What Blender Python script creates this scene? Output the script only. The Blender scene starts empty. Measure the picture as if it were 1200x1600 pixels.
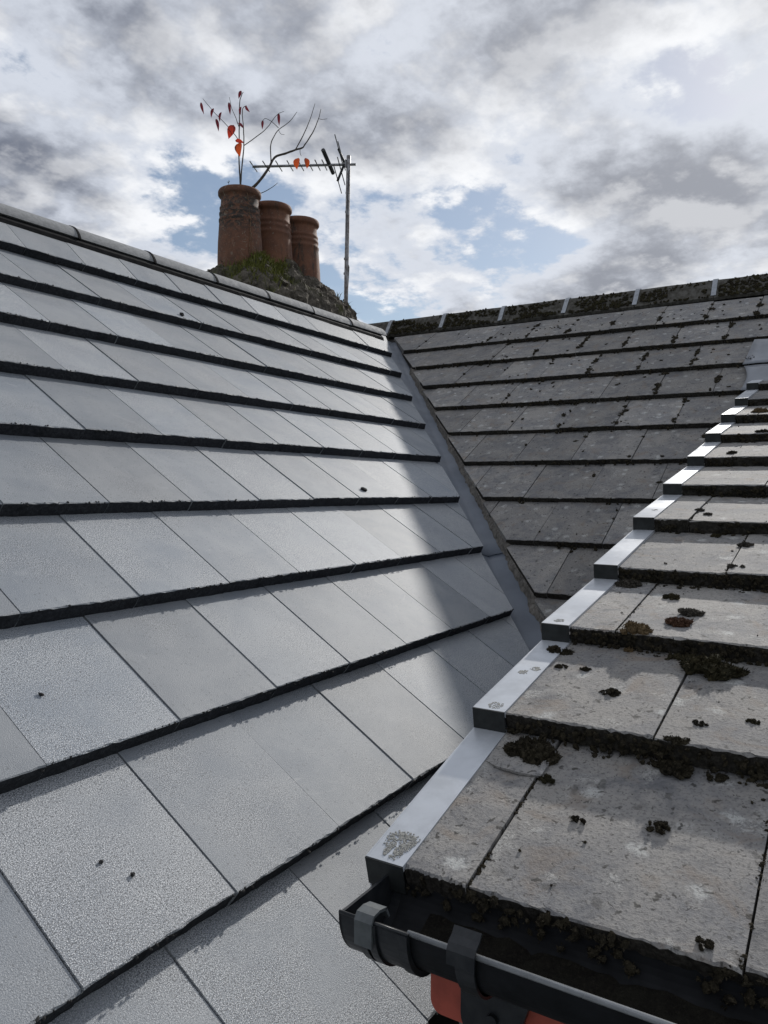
import bpy, bmesh, math, random
from mathutils import Vector, Matrix, noise

# ------------------------------------------------------------------ camera, sky, sun
random.seed(7)
H = 5.0                                   # eye height above the ground; roof coordinates are eye-relative
SC = bpy.context.scene
COL = SC.collection
R = math.radians
TH, PIT, ROL, FOC = R(31.8731), R(-1.8149), R(0.2939), 1217.9954
r0 = Vector((math.sin(TH), -math.cos(TH), 0)); f0 = Vector((math.cos(TH), math.sin(TH), 0)); up = Vector((0, 0, 1))
fw = f0 * math.cos(PIT) + up * math.sin(PIT); up1 = up * math.cos(PIT) - f0 * math.sin(PIT)
cr = r0 * math.cos(ROL) + up1 * math.sin(ROL); cu = up1 * math.cos(ROL) - r0 * math.sin(ROL)
cam = bpy.data.cameras.new('camera'); cam.sensor_fit = 'HORIZONTAL'; cam.sensor_width = 36
cam.lens = 36 * FOC / 1200; cam.clip_start = 0.02; cam.clip_end = 3000
co = bpy.data.objects.new('camera', cam); COL.objects.link(co)
m = Matrix((cr, cu, -fw)).transposed().to_4x4(); m.translation = (0, 0, H); co.matrix_world = m
SC.camera = co
SC.render.resolution_x, SC.render.resolution_y = 768, 1024
vs = SC.view_settings; vs.view_transform = 'Standard'; vs.look = 'None'; vs.gamma = 1; vs.exposure = 0.06
SUN = Vector((1.87, 0.08, 1.0)).normalized()
sl = bpy.data.lights.new('sun', 'SUN'); sl.energy = 3.5; sl.angle = R(1.2); sl.color = (1.0, 0.965, 0.915)
so = bpy.data.objects.new('sun', sl); COL.objects.link(so)
so.rotation_euler = SUN.to_track_quat('Z', 'Y').to_euler(); so.location = (20, 0, 20)


class NT:                                  # small node-tree helper
    def __init__(s, t): s.t = t; s.n = t.nodes; s.l = t.links; s.n.clear()
    def a(s, typ, _in=None, **kw):
        n = s.n.new('ShaderNode' + typ)
        for k, v in kw.items(): setattr(n, k, v)
        for k, v in (_in or {}).items(): s.put(n.inputs[k], v)
        return n
    def put(s, sock, v):
        if hasattr(v, 'is_output'): s.l.new(v, sock)
        elif isinstance(v, bpy.types.Node): s.l.new(v.outputs[0], sock)
        else:
            if isinstance(v, (tuple, list)) and sock.type == 'RGBA' and len(v) == 3: v = (*v, 1)
            sock.default_value = v
    def m(s, op, a, b=0.0, c=0.0): return s.a('Math', {0: a, 1: b, 2: c}, operation=op).outputs[0]
    def vm(s, op, a, b=(0, 0, 0)): return s.a('VectorMath', {0: a, 1: b}, operation=op).outputs[0]
    def sc(s, a, k):
        n = s.a('VectorMath', {0: a}, operation='SCALE'); s.put(n.inputs['Scale'], k); return n.outputs[0]
    def mr(s, v, a, b, c=0.0, d=1.0, smooth=True):
        return s.a('MapRange', {0: v, 1: a, 2: b, 3: c, 4: d}, interpolation_type='SMOOTHSTEP' if smooth else 'LINEAR').outputs[0]
    def noise(s, vec, scale, detail=4, rough=.55, dist=0.0, dim='3D'):
        return s.a('TexNoise', {'Vector': vec, 'Scale': scale, 'Detail': detail, 'Roughness': rough, 'Distortion': dist}, noise_dimensions=dim).outputs[0]
    def mix(s, f, a, b, mode='MIX'):
        n = s.a('Mix', None, data_type='RGBA', blend_type=mode)
        s.put(n.inputs[0], f); s.put(n.inputs[6], a); s.put(n.inputs[7], b); return n.outputs[2]


w = bpy.data.worlds.new('World'); SC.world = w; w.use_nodes = True
w.cycles.sampling_method = 'MANUAL'; w.cycles.sample_map_resolution = 512
SKX, SKY_ = 22.6, 4.4
N = NT(w.node_tree)
tc = N.a('TexCoord'); d = N.vm('NORMALIZE', tc.outputs['Generated'])
sp = N.a('SeparateXYZ', {0: d})
zc = N.m('ADD', N.m('MAXIMUM', sp.outputs[2], 0.0), 0.24)
pl = N.a('CombineXYZ', {0: N.m('DIVIDE', sp.outputs[0], zc), 1: N.m('DIVIDE', sp.outputs[1], zc), 2: 0.0}).outputs[0]
pl = N.vm('ADD', pl, (SKX, SKY_, 0.7))
SO = Vector((SUN.x, SUN.y, 0)).normalized() * 0.07
big = N.noise(pl, 1.3, 2, .5, .0)
n1 = N.noise(pl, 3.3, 9, .56, .0)
n1s = N.noise(N.vm('ADD', pl, tuple(SO)), 3.3, 6, .56, .0)
n2 = N.noise(N.vm('ADD', pl, (3.0, 8.0, 2.0)), 9.0, 5, .6, .0)
bil = N.m('MULTIPLY', N.m('ABSOLUTE', N.m('SUBTRACT', n2, .5)), 2.0)      # rounded heads with creases between
dens = N.m('ADD', N.m('ADD', N.m('MULTIPLY', big, 0.55), N.m('MULTIPLY', n1, 0.95)), N.m('MULTIPLY', bil, 0.16))
# the main cloud banks and clear gaps of the day: (bearing right of the view, elevation, width, amount)
for az, el, sg, am in ((-22, 30, 12, .065), (-6, 33, 7, .04), (21, 17, 5, .09), (27, 27, 4, .08), (20, 25, 5, -.035), (-14, 16, 6, -.06), (3, 18, 5, -.06), (9, 14, 6, -.04), (10, 27, 8, .03)):
    az, el = R(az), R(el)
    bd_ = (f0 * math.cos(az) + r0 * math.sin(az)) * math.cos(el) + up * math.sin(el)
    dt = N.a('VectorMath', {0: d, 1: tuple(bd_)}, operation='DOT_PRODUCT').outputs['Value']
    dens = N.m('ADD', dens, N.m('MULTIPLY', N.m('EXPONENT', N.m('MULTIPLY', N.m('SUBTRACT', dt, 1.0), 2 / R(sg) ** 2)), am))
alpha = N.mr(dens, 0.635, 0.72, 0.14, 1.0)
thick = N.mr(dens, 0.715, 0.95)
rim = N.mr(N.m('ADD', N.m('SUBTRACT', n1, n1s), N.m('MULTIPLY', bil, .14)), -0.01, 0.13)
dsun = N.a('VectorMath', {0: d, 1: tuple(SUN)}, operation='DOT_PRODUCT').outputs['Value']
near = N.m('POWER', N.m('MAXIMUM', dsun, 0.0), 6.0)
cl = N.mix(thick, (0.68, 0.725, 0.815), (0.185, 0.208, 0.268))
cl = N.mix(N.m('MULTIPLY', rim, N.m('SUBTRACT', 0.85, N.m('MULTIPLY', thick, .45))), cl, (1.05, 1.06, 1.08))
cl = N.mix(N.m('MULTIPLY', near, 0.22), cl, (1.1, 1.10, 1.10))
sky = N.a('TexSky', None, sky_type='NISHITA', sun_disc=False, sun_elevation=math.asin(SUN.z),
          sun_rotation=math.atan2(SUN.x, SUN.y), altitude=60.0, air_density=1.0, dust_density=0.35)
bg1 = N.a('Background', {0: sky.outputs[0], 1: 0.080})
bg2 = N.a('Background', {0: cl, 1: 0.92})
ms = N.a('MixShader', {0: alpha, 1: bg1.outputs[0], 2: bg2.outputs[0]})
N.l.new(ms.outputs[0], N.a('OutputWorld').inputs[0])

# ------------------------------------------------------------------ materials
MATS = {}


def mat(name, fn):
    mt = bpy.data.materials.new(name); mt.use_nodes = True
    n = NT(mt.node_tree); b = n.a('BsdfPrincipled'); o = n.a('OutputMaterial'); n.l.new(b.outputs[0], o.inputs[0])
    fn(n, b); MATS[name] = mt; return mt


def ocoord(n, amp=31.0):
    t = n.a('TexCoord'); oi = n.a('ObjectInfo')
    off = n.a('CombineXYZ', {0: n.m('MULTIPLY', oi.outputs['Random'], amp), 1: n.m('MULTIPLY', oi.outputs['Random'], amp * 1.7), 2: 0.0})
    return n.vm('ADD', t.outputs['Object'], off.outputs[0]), oi.outputs['Random'], t


def bump(n, b, h, strength=.3, dist=.002, prev=None):
    k = n.a('Bump', {'Strength': strength, 'Distance': dist, 'Height': h})
    if prev is not None: n.l.new(prev, k.inputs['Normal'])
    n.l.new(k.outputs[0], b.inputs['Normal']); return k.outputs[0]


def m_new(n, b):
    v, rnd, t = ocoord(n)
    big = n.noise(v, 5, 5, .6, .4); mid = n.noise(v, 30, 5, .65); fine = n.noise(v, 360, 2, .65); grain = n.noise(v, 560, 1, .5)
    c = n.mix(n.mr(big, .3, .7), (0.200, 0.223, 0.252), (0.272, 0.290, 0.310))
    c = n.mix(n.mr(mid, .52, .78, 0, .3), c, (0.32, 0.33, 0.34))
    # open-grained face: dark pores, denser on some tiles than on others
    dn = n.mr(n.m('ADD', n.noise(v, 4, 3, .5), n.mr(rnd, 0, 1, -.16, .16, False)), .36, .64, .12, 1.0)
    pit = n.m('MULTIPLY', n.mr(fine, .47, .60), dn)
    c = n.mix(n.m('MULTIPLY', pit, .9), c, (0.060, 0.066, 0.075))
    c = n.mix(n.m('MULTIPLY', n.mr(grain, .54, .66), n.m('MULTIPLY', dn, .9)), c, (0.62, 0.63, 0.64))
    vor2 = n.a('TexVoronoi', {'Vector': v, 'Scale': 85.0}, voronoi_dimensions='2D')
    ds = n.m('MULTIPLY', n.mr(vor2.outputs['Distance'], .12, .24, 1, 0), n.mr(n.a('SeparateXYZ', {0: vor2.outputs['Color']}).outputs[0], .82, .88))
    c = n.mix(n.m('MULTIPLY', ds, .4), c, (0.06, 0.063, 0.07))
    bl = n.noise(n.vm('MULTIPLY', v, (1.0, 2.2, 1.0)), 7, 7, .72, 1.4)
    c = n.mix(n.mr(bl, .58, .74, 0, .42), c, (0.40, 0.41, 0.42))
    c = n.mix(n.mr(n.noise(v, 13, 7, .78, .8), .60, .72, 0, .42), c, (0.14, 0.147, 0.158))
    sc_ = n.noise(n.vm('MULTIPLY', v, (3.0, .35, 1.0)), 30, 3, .6, .5)
    c = n.mix(n.mr(sc_, .68, .74, 0, .35), c, (0.42, 0.43, 0.44))
    rn2 = n.m('FRACT', n.m('MULTIPLY', rnd, 17.31)); hv = n.a('HueSaturation', {'Color': c, 'Value': n.mr(rnd, 0, 1, .76, 1.12, False), 'Saturation': n.mr(rn2, 0, 1, .7, 1.15, False)})
    n.put(b.inputs['Base Color'], hv.outputs[0])
    b.inputs['Roughness'].default_value = .62; b.inputs['Specular IOR Level'].default_value = .36
    p = bump(n, b, fine, .55, .0014); bump(n, b, grain, .6, .0010, p)


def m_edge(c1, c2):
    def f(n, b):                              # granular front edge; the shade on the step face is put into its colour
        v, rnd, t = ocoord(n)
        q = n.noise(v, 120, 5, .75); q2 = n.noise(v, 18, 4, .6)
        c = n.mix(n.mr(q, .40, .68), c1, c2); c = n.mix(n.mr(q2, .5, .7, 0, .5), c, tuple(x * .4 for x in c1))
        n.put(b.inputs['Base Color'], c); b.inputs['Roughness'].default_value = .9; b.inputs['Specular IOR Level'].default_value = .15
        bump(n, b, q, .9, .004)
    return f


def m_old(n, b):
    v, rnd, t = ocoord(n)
    big = n.noise(v, 6, 6, .65, .6); mid = n.noise(v, 45, 5, .65); fine = n.noise(v, 190, 4, .75)
    c = n.mix(n.mr(big, .34, .66), (0.180, 0.180, 0.186), (0.285, 0.270, 0.250))
    c = n.mix(n.mr(mid, .42, .66, 0, .5), c, (0.305, 0.29, 0.268))
    c = n.mix(n.mr(fine, .50, .64, 0, .65), c, (0.075, 0.073, 0.070))
    # algae-dark clouds and earthy tints
    c = n.mix(n.mr(n.noise(v, 8, 7, .7, 1.0), .52, .68, 0, .62), c, (0.100, 0.103, 0.113))
    c = n.mix(n.mr(n.noise(v, 11, 4, .6, .8), .54, .70, 0, .5), c, (0.215, 0.165, 0.122))
    # crusty pale lichen: patches broken up by a fine network
    patch = n.noise(v, 15, 5, .60, .3); net = n.noise(v, 150, 4, .75, 1.2)
    lm = n.m('MULTIPLY', n.mr(patch, .565, .66), n.mr(net, .45, .56))
    c = n.mix(n.m('MULTIPLY', lm, .6), c, (0.46, 0.455, 0.43))
    vor = n.a('TexVoronoi', {'Vector': n.vm('ADD', v, n.sc(n.a('TexNoise', {'Vector': v, 'Scale': 40.0}).outputs[1], .02)), 'Scale': 13.0}, voronoi_dimensions='2D')
    sp = n.m('MULTIPLY', n.mr(n.m('ADD', vor.outputs['Distance'], n.m('MULTIPLY', n.m('SUBTRACT', n.noise(v, 60, 4, .7), .5), .5)), .05, .24, 1, 0), n.mr(n.a('SeparateXYZ', {0: vor.outputs['Color']}).outputs[0], .66, .76))
    c = n.mix(n.m('MULTIPLY', n.m('MULTIPLY', sp, n.mr(net, .38, .52)), .7), c, (0.52, 0.525, 0.50))
    # dark specks of two sizes
    for sc_, th_, k_ in ((62.0, .86, .75), (150.0, .82, .65), (34.0, .93, .45)):
        vor2 = n.a('TexVoronoi', {'Vector': n.vm('ADD', v, n.sc(n.a('TexNoise', {'Vector': v, 'Scale': 70.0, 'Detail': 4.0}).outputs[1], .030)), 'Scale': sc_}, voronoi_dimensions='2D')
        ds = n.m('MULTIPLY', n.mr(vor2.outputs['Distance'], .14, .30, 1, 0), n.mr(n.a('SeparateXYZ', {0: vor2.outputs['Color']}).outputs[0], th_, th_ + .06))
        c = n.mix(n.m('MULTIPLY', ds, k_), c, (0.020, 0.018, 0.014))
    hv = n.a('HueSaturation', {'Color': c, 'Value': n.mr(rnd, 0, 1, .71, 1.04, False), 'Saturation': .95})
    n.put(b.inputs['Base Color'], hv.outputs[0])
    b.inputs['Roughness'].default_value = .82; b.inputs['Specular IOR Level'].default_value = .3
    p = bump(n, b, fine, .8, .0022); p = bump(n, b, mid, .22, .004, p); bump(n, b, lm, .4, .002, p)


def plain(col, rough=.5, spec=.5, metal=0.0, var=.12, scale=30, bs=.1, bd=.002, var_col=None):
    def f(n, b):
        v, rnd, t = ocoord(n)
        q = n.noise(v, scale, 6, .65, .3)
        c2 = var_col or tuple(x * (1 - 2 * var) for x in col)
        n.put(b.inputs['Base Color'], n.mix(n.mr(q, .35, .68), col, c2))
        n.put(b.inputs['Roughness'], n.mr(n.noise(v, scale * .5, 4), .3, .7, max(.05, rough - .08), min(1, rough + .08)))
        b.inputs['Specular IOR Level'].default_value = spec; b.inputs['Metallic'].default_value = metal
        if bs: bump(n, b, q, bs, bd)
    return f


mat('tile_new', m_new); mat('tile_old', m_old)
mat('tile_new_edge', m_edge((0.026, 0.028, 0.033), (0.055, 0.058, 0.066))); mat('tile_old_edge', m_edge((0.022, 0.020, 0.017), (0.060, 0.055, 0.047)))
mat('ridge_old', plain((0.105, 0.100, 0.090), .9, .2, 0, .25, 30, .5, .004, (0.045, 0.042, 0.034)))
mat('ridge_new', plain((0.25, 0.255, 0.26), .8, .25, 0, .12, 60, .3, .002))
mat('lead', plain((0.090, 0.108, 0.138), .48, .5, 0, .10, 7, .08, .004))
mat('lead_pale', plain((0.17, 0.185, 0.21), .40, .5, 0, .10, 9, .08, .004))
mat('verge_metal', plain((0.50, 0.525, 0.56), .36, .6, .30, .10, 14, .03, .001))
mat('verge_face_shade', plain((0.028, 0.031, 0.031), .6, .25, 0, .2, 40, .1, .001))  # front plate: its shade and dark reflection are painted into the colour
mat('gutter_dull', plain((0.008, 0.009, 0.011), .6, .2, 0, .2, 40, .05, .0006))
mat('bead_highlight', plain((0.20, 0.21, 0.22), .22, 1.0, 0, .1, 50, 0))  # pale colour paints the bright highlight along the gutter lip
mat('clip_grey', plain((0.085, 0.095, 0.10), .4, .5, 0, .15, 60, .1, .001))
mat('clip_metal', plain((0.31, 0.33, 0.36), .4, .5, .2, .15, 40, .05, .001))
mat('black_plastic', plain((0.010, 0.012, 0.015), .42, .35, 0, .15, 50, .06, .0006, (0.022, 0.024, 0.027)))
mat('rubber', plain((0.010, 0.010, 0.011), .85, .1, 0, .1, 60))
mat('red_paint', plain((0.42, 0.085, 0.055), .5, .4, 0, .15, 18, .1, .001))
mat('render_grey', plain((0.20, 0.19, 0.18), .9, .2, 0, .15, 25, .4, .004))
mat('deck', plain((0.05, 0.048, 0.045), .95, .1, 0, .1, 10, 0))
mat('mortar', plain((0.20, 0.185, 0.165), .95, .15, 0, .28, 60, .6, .006))
mat('bark', plain((0.085, 0.072, 0.062), .8, .3, 0, .25, 90, .3, .002))
mat('galv', plain((0.30, 0.30, 0.31), .42, .5, .5, .25, 22, .05, .001, (0.12, 0.10, 0.09)))
mat('alloy', plain((0.28, 0.28, 0.29), .4, .5, .5, .2, 40, .02, .001))
mat('ground_mat', plain((0.07, 0.09, 0.04), .95, .1, 0, .2, .5, 0))
mat('lichen', plain((0.36, 0.355, 0.33), .95, .1, 0, .2, 200, .5, .001))
mat('pot_lime', plain((0.22, 0.14, 0.09), .95, .1, 0, .3, 60, .4, .001))
mat('grit', plain((0.03, 0.03, 0.03), .9, .2, 0, .2, 200, .3, .001))


def m_pot(n, b):
    v, rnd, t = ocoord(n, 9)
    z = n.a('SeparateXYZ', {0: t.outputs['Object']}).outputs[2]
    q = n.noise(v, 7, 6, .7, .6); q2 = n.noise(v, 34, 6, .72, .5)
    c = n.mix(n.mr(q, .3, .7), (0.180, 0.080, 0.046), (0.105, 0.050, 0.033))
    c = n.mix(n.mr(q2, .5, .72, 0, .5), c, (0.215, 0.105, 0.064))
    st = n.noise(n.vm('MULTIPLY', v, (1, 1, .25)), 16, 6, .7, .8)
    c = n.mix(n.m('MULTIPLY', n.mr(st, .52, .66), n.mr(rnd, .0, 1., .45, .9, False)), c, (0.040, 0.036, 0.030))
    c = n.mix(n.mr(n.noise(v, 55, 5, .7), .60, .70, 0, .5), c, (0.27, 0.25, 0.20))
    n.put(b.inputs['Base Color'], c); b.inputs['Roughness'].default_value = .78; b.inputs['Specular IOR Level'].default_value = .3
    bump(n, b, q2, .35, .004)


def m_flaunch(n, b):
    v, rnd, t = ocoord(n, 9)
    q = n.noise(v, 9, 7, .7, .6); q2 = n.noise(v, 60, 6, .72, .5)
    c = n.mix(n.mr(q, .35, .65), (0.062, 0.056, 0.047), (0.135, 0.118, 0.095))
    c = n.mix(n.mr(q2, .48, .7, 0, .7), c, (0.19, 0.165, 0.135))
    g = n.noise(v, 5, 6, .65, .4)
    c = n.mix(n.mr(g, .52, .66, 0, .8), c, (0.055, 0.062, 0.016))
    n.put(b.inputs['Base Color'], c); b.inputs['Roughness'].default_value = .95; b.inputs['Specular IOR Level'].default_value = .15
    p = bump(n, b, q2, .9, .012); bump(n, b, q, .5, .03, p)


def moss_mat(c1, c2, c3):
    def f(n, b):
        v, rnd, t = ocoord(n, 9)
        q = n.noise(v, 26, 5, .7, .3); q2 = n.noise(v, 260, 3, .7)
        c = n.mix(n.mr(q, .38, .64), c1, c2); c = n.mix(n.mr(q2, .5, .68, 0, .7), c, c3)
        n.put(b.inputs['Base Color'], c); b.inputs['Roughness'].default_value = .95; b.inputs['Specular IOR Level'].default_value = .1
        bump(n, b, q2, .8, .004)
    return f


mat('pot', m_pot)
def m_pot2(n, b):
    m_pot(n, b)
    v, rnd, t = ocoord(n, 9); c0 = b.inputs['Base Color'].links[0].from_socket
    z = n.a('SeparateXYZ', {0: t.outputs['Object']}).outputs[2]
    band = n.m('MULTIPLY', n.mr(z, .24, .36), n.mr(z, .50, .58, 1, 0))
    q = n.noise(n.vm('MULTIPLY', v, (1, 1, 1.6)), 22, 7, .75, .7)
    c = n.mix(n.m('MULTIPLY', n.mr(q, .42, .56), n.m('ADD', n.m('MULTIPLY', band, .75), .2)), c0, (0.030, 0.029, 0.026))
    c = n.mix(n.m('MULTIPLY', n.mr(n.noise(v, 30, 6, .75, .5), .56, .66), .6), c, (0.23, 0.20, 0.15))
    n.put(b.inputs['Base Color'], c)
mat('pot_stained', m_pot2); mat('flaunch', m_flaunch)
mat('moss_dark', moss_mat((0.017, 0.015, 0.011), (0.034, 0.029, 0.019), (0.075, 0.062, 0.042)))
mat('moss_olive', moss_mat((0.020, 0.019, 0.011), (0.042, 0.036, 0.020), (0.085, 0.070, 0.042)))
mat('moss_ridge', moss_mat((0.014, 0.013, 0.009), (0.036, 0.034, 0.016), (0.085, 0.062, 0.040)))
mat('moss_brown', moss_mat((0.060, 0.032, 0.020), (0.095, 0.052, 0.032), (0.16, 0.10, 0.07)))
mat('moss_grey', moss_mat((0.035, 0.032, 0.027), (0.065, 0.058, 0.048), (0.13, 0.115, 0.095)))
mat('moss_tan', moss_mat((0.085, 0.058, 0.030), (0.14, 0.10, 0.055), (0.22, 0.165, 0.10)))
mat('gutter_shade', moss_mat((0.008, 0.007, 0.006), (0.014, 0.013, 0.010), (0.022, 0.02, 0.015)))
mat('grass_blade', moss_mat((0.085, 0.100, 0.022), (0.16, 0.165, 0.045), (0.26, 0.235, 0.09)))
mat('weed_leaf', moss_mat((0.030, 0.045, 0.018), (0.05, 0.055, 0.025), (0.08, 0.06, 0.03)))


def leaf_mat(col, tr):
    def f(n, b):
        v, rnd, t = ocoord(n, 9)
        c = n.mix(n.mr(n.noise(v, 60, 4), .35, .7), col, tuple(x * .55 for x in col))
        n.put(b.inputs['Base Color'], c); b.inputs['Roughness'].default_value = .45
        tb = n.a('BsdfTranslucent', {0: tr}); mx = n.a('MixShader', {0: .55, 1: b.outputs[0], 2: tb.outputs[0]})
        o = [k for k in n.n if k.type == 'OUTPUT_MATERIAL'][0]; n.l.new(mx.outputs[0], o.inputs[0])
    return f


mat('leaf_crimson', leaf_mat((0.11, 0.012, 0.020), (0.10, 0.008, 0.015)))
mat('leaf_red', leaf_mat((0.26, 0.030, 0.018), (0.36, 0.030, 0.014)))
mat('leaf_orange', leaf_mat((0.30, 0.055, 0.013), (0.40, 0.060, 0.010)))

# ------------------------------------------------------------------ object helpers
def W3(u, v, z): return Vector((u, v, z + H))


def thing(name, label, cat, loc, group=None):
    o = bpy.data.objects.new(name, None); COL.objects.link(o); o.location = loc; o.empty_display_size = .1
    o['label'] = label; o['category'] = cat
    if group: o['group'] = group
    return o


def tag(o, label=None, cat=None, group=None, kind=None):
    for k, v in (('label', label), ('category', cat), ('group', group), ('kind', kind)):
        if v: o[k] = v
    return o


def wloc(o):
    p = Vector(o.location)
    return p + wloc(o.parent) if o.parent else p


def mesh_obj(name, me, parent=None, mtx=None):
    o = bpy.data.objects.new(name, me); COL.objects.link(o)
    M = mtx or Matrix()
    if parent:
        o.parent = parent; M = Matrix.Translation(-wloc(parent)) @ M
    o.matrix_basis = M
    return o


def mk(name, verts, faces, material, parent=None, smooth=False, base=None):
    """mesh from world-space vertices; the object's origin is put at base (default: centre of the footprint)"""
    vs_ = [Vector(v) for v in verts]
    if base is None:
        base = sum(vs_, Vector()) / len(vs_); base.z = min(v.z for v in vs_)
    base = Vector(base)
    me = bpy.data.meshes.new(name); me.from_pydata([v - base for v in vs_], [], faces); me.materials.append(MATS[material])
    bm = bmesh.new(); bm.from_mesh(me); bmesh.ops.recalc_face_normals(bm, faces=bm.faces); bm.to_mesh(me); bm.free()
    if smooth: me.polygons.foreach_set('use_smooth', [True] * len(me.polygons))
    me.update()
    o = bpy.data.objects.new(name, me); COL.objects.link(o)
    if parent: o.parent = parent; o.location = base - wloc(parent)
    else: o.location = base
    return o


class MB:                                     # collects shapes, builds one mesh
    def __init__(s): s.v = []; s.f = []
    def add(s, v, f):
        k = len(s.v); s.v += [Vector(x) for x in v]; s.f += [tuple(i + k for i in q) for q in f]
    def box(s, lo, hi):
        (a, b, c), (d, e, g) = lo, hi
        s.add([(a, b, c), (d, b, c), (d, e, c), (a, e, c), (a, b, g), (d, b, g), (d, e, g), (a, e, g)],
              [(0, 3, 2, 1), (4, 5, 6, 7), (0, 1, 5, 4), (1, 2, 6, 5), (2, 3, 7, 6), (3, 0, 4, 7)])
    def hexa(s, p): s.add(p, [(0, 3, 2, 1), (4, 5, 6, 7), (0, 1, 5, 4), (1, 2, 6, 5), (2, 3, 7, 6), (3, 0, 4, 7)])
    def tube(s, pts, rad, n=8, cap=True):
        pts = [Vector(p) for p in pts]; rs = rad if isinstance(rad, (list, tuple)) else [rad] * len(pts)
        rings = []; ref = Vector((.3, .2, .93)).normalized()
        for i, p in enumerate(pts):
            t = (pts[min(i + 1, len(pts) - 1)] - pts[max(i - 1, 0)]).normalized()
            a = t.cross(ref)
            if a.length < .15: a = t.cross(Vector((1, 0, 0)))
            a.normalize(); b = t.cross(a)
            rings.append([p + (a * math.cos(2 * math.pi * k / n) + b * math.sin(2 * math.pi * k / n)) * rs[i] for k in range(n)])
        v = [q for r_ in rings for q in r_]; f = []
        for i in range(len(pts) - 1):
            for k in range(n): f.append((i * n + k, i * n + (k + 1) % n, (i + 1) * n + (k + 1) % n, (i + 1) * n + k))
        if cap: f.append(tuple(range(n))[::-1]); f.append(tuple((len(pts) - 1) * n + k for k in range(n)))
        s.add(v, f)
    def sweep(s, prof, stations, closed=True):
        """prof: list of 2D points; stations: function list (p2d)->world"""
        n = len(prof); v = []
        for st in stations: v += [st(p) for p in prof]
        f = []
        for i in range(len(stations) - 1):
            for k in range(n if closed else n - 1):
                f.append((i * n + k, i * n + (k + 1) % n, (i + 1) * n + (k + 1) % n, (i + 1) * n + k))
        if closed: f.append(tuple(range(n))[::-1]); f.append(tuple((len(stations) - 1) * n + k for k in range(n)))
        s.add(v, f)
    def build(s, name, material, parent=None, smooth=False, base=None): return mk(name, s.v, s.f, material, parent, smooth, base)


def lathe(prof, c, tilt=(0, 0), n=40, jit=0.0):
    v = []; f = []
    for i, (r_, z) in enumerate(prof):
        for k in range(n):
            a = 2 * math.pi * k / n
            rr = r_ * (1 + jit * noise.noise(Vector((math.cos(a) * 2, math.sin(a) * 2, z * 6))))
            v.append(Vector((c[0] + rr * math.cos(a) + tilt[0] * z, c[1] + rr * math.sin(a) + tilt[1] * z, c[2] + z)))
    for i in range(len(prof) - 1):
        for k in range(n): f.append((i * n + k, i * n + (k + 1) % n, (i + 1) * n + (k + 1) % n, (i + 1) * n + k))
    return v, f


def ico(sub=1):
    bm = bmesh.new(); bmesh.ops.create_icosphere(bm, subdivisions=sub, radius=1)
    v = [x.co.copy() for x in bm.verts]; f = [tuple(x.index for x in q.verts) for q in bm.faces]; bm.free(); return v, f


ICO1, ICO2 = ico(1), ico(2)


def lump(mb, p, nrm, rx, rz, rng, shards=10, fine=False, sh=.35):
    """one small cushion of moss: a noisy flattened blob bristling with tiny shoots"""
    nrm = Vector(nrm).normalized(); a = nrm.orthogonal().normalized(); b = nrm.cross(a)
    th = rng.random() * 6.28; a, b = a * math.cos(th) + b * math.sin(th), b * math.cos(th) - a * math.sin(th)
    el = rng.uniform(.7, 1.35); off = Vector((rng.random() * 50, rng.random() * 50, rng.random() * 50))
    V, F = ICO2 if fine else ICO1
    vs_ = []
    for q in V:
        k = 1 + .45 * noise.noise(q * 1.6 + off) + .30 * noise.noise(q * 4.2 + off)
        vs_.append(Vector(p) + (a * q.x * rx * el + b * q.y * rx / el + nrm * (q.z * rz + rz * .25)) * k)
    mb.add(vs_, F)
    for i in range(shards):
        q = Vector((rng.gauss(0, 1), rng.gauss(0, 1), abs(rng.gauss(0, 1)) + .1)).normalized()
        k = 1 + .45 * noise.noise(q * 1.6 + off) + .30 * noise.noise(q * 4.2 + off)
        c = Vector(p) + (a * q.x * rx * el + b * q.y * rx / el + nrm * (q.z * rz + rz * .25)) * k * .92
        s_ = rx * sh * rng.uniform(.5, 1.2)
        o = (a * q.x + b * q.y + nrm * (q.z + .3)).normalized() * s_
        t = Vector((rng.gauss(0, 1), rng.gauss(0, 1), rng.gauss(0, 1))).normalized() * s_ * .45
        mb.add([c - t, c + t, c + o], [(0, 1, 2)])


# ------------------------------------------------------------------ setting: ground and house walls
gz = 0.0
mk('ground', [(-900, -900, gz), (900, -900, gz), (900, 900, gz), (-900, 900, gz)], [(0, 1, 2, 3)], 'ground_mat')['kind'] = 'structure'

aA, aB = R(37.5975), R(32.3665); tA, tB = math.tan(aA), math.tan(aB)
gA, gB = .3485, .3466
VA1, ZA1 = 3.0929, 1.0212                 # arris of the first course below the left ridge
UB1, ZB1 = 5.2882, 1.0703
VRA, ZRA, URB, ZRB = 3.3585, 1.2657, 5.8056, 1.4382
def zA(v): return ZA1 + tA * (v - VA1)
def zB(u): return ZB1 + tB * (u - UB1)
def axU(v): return 1.454 + 1.2145 * v      # plan line of the valley

mb = MB(); mb.box((-2.2, -.35, 0), (.9, 6.6, 3.55 - .1)); mb.box((.9, .34, 0), (8.6, 6.6, 3.55 - .1))
mb.box((.9, -1.0, 0), (8.6, .34, 3.9))
mb.build('house_wall', 'render_grey')['kind'] = 'structure'

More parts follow.
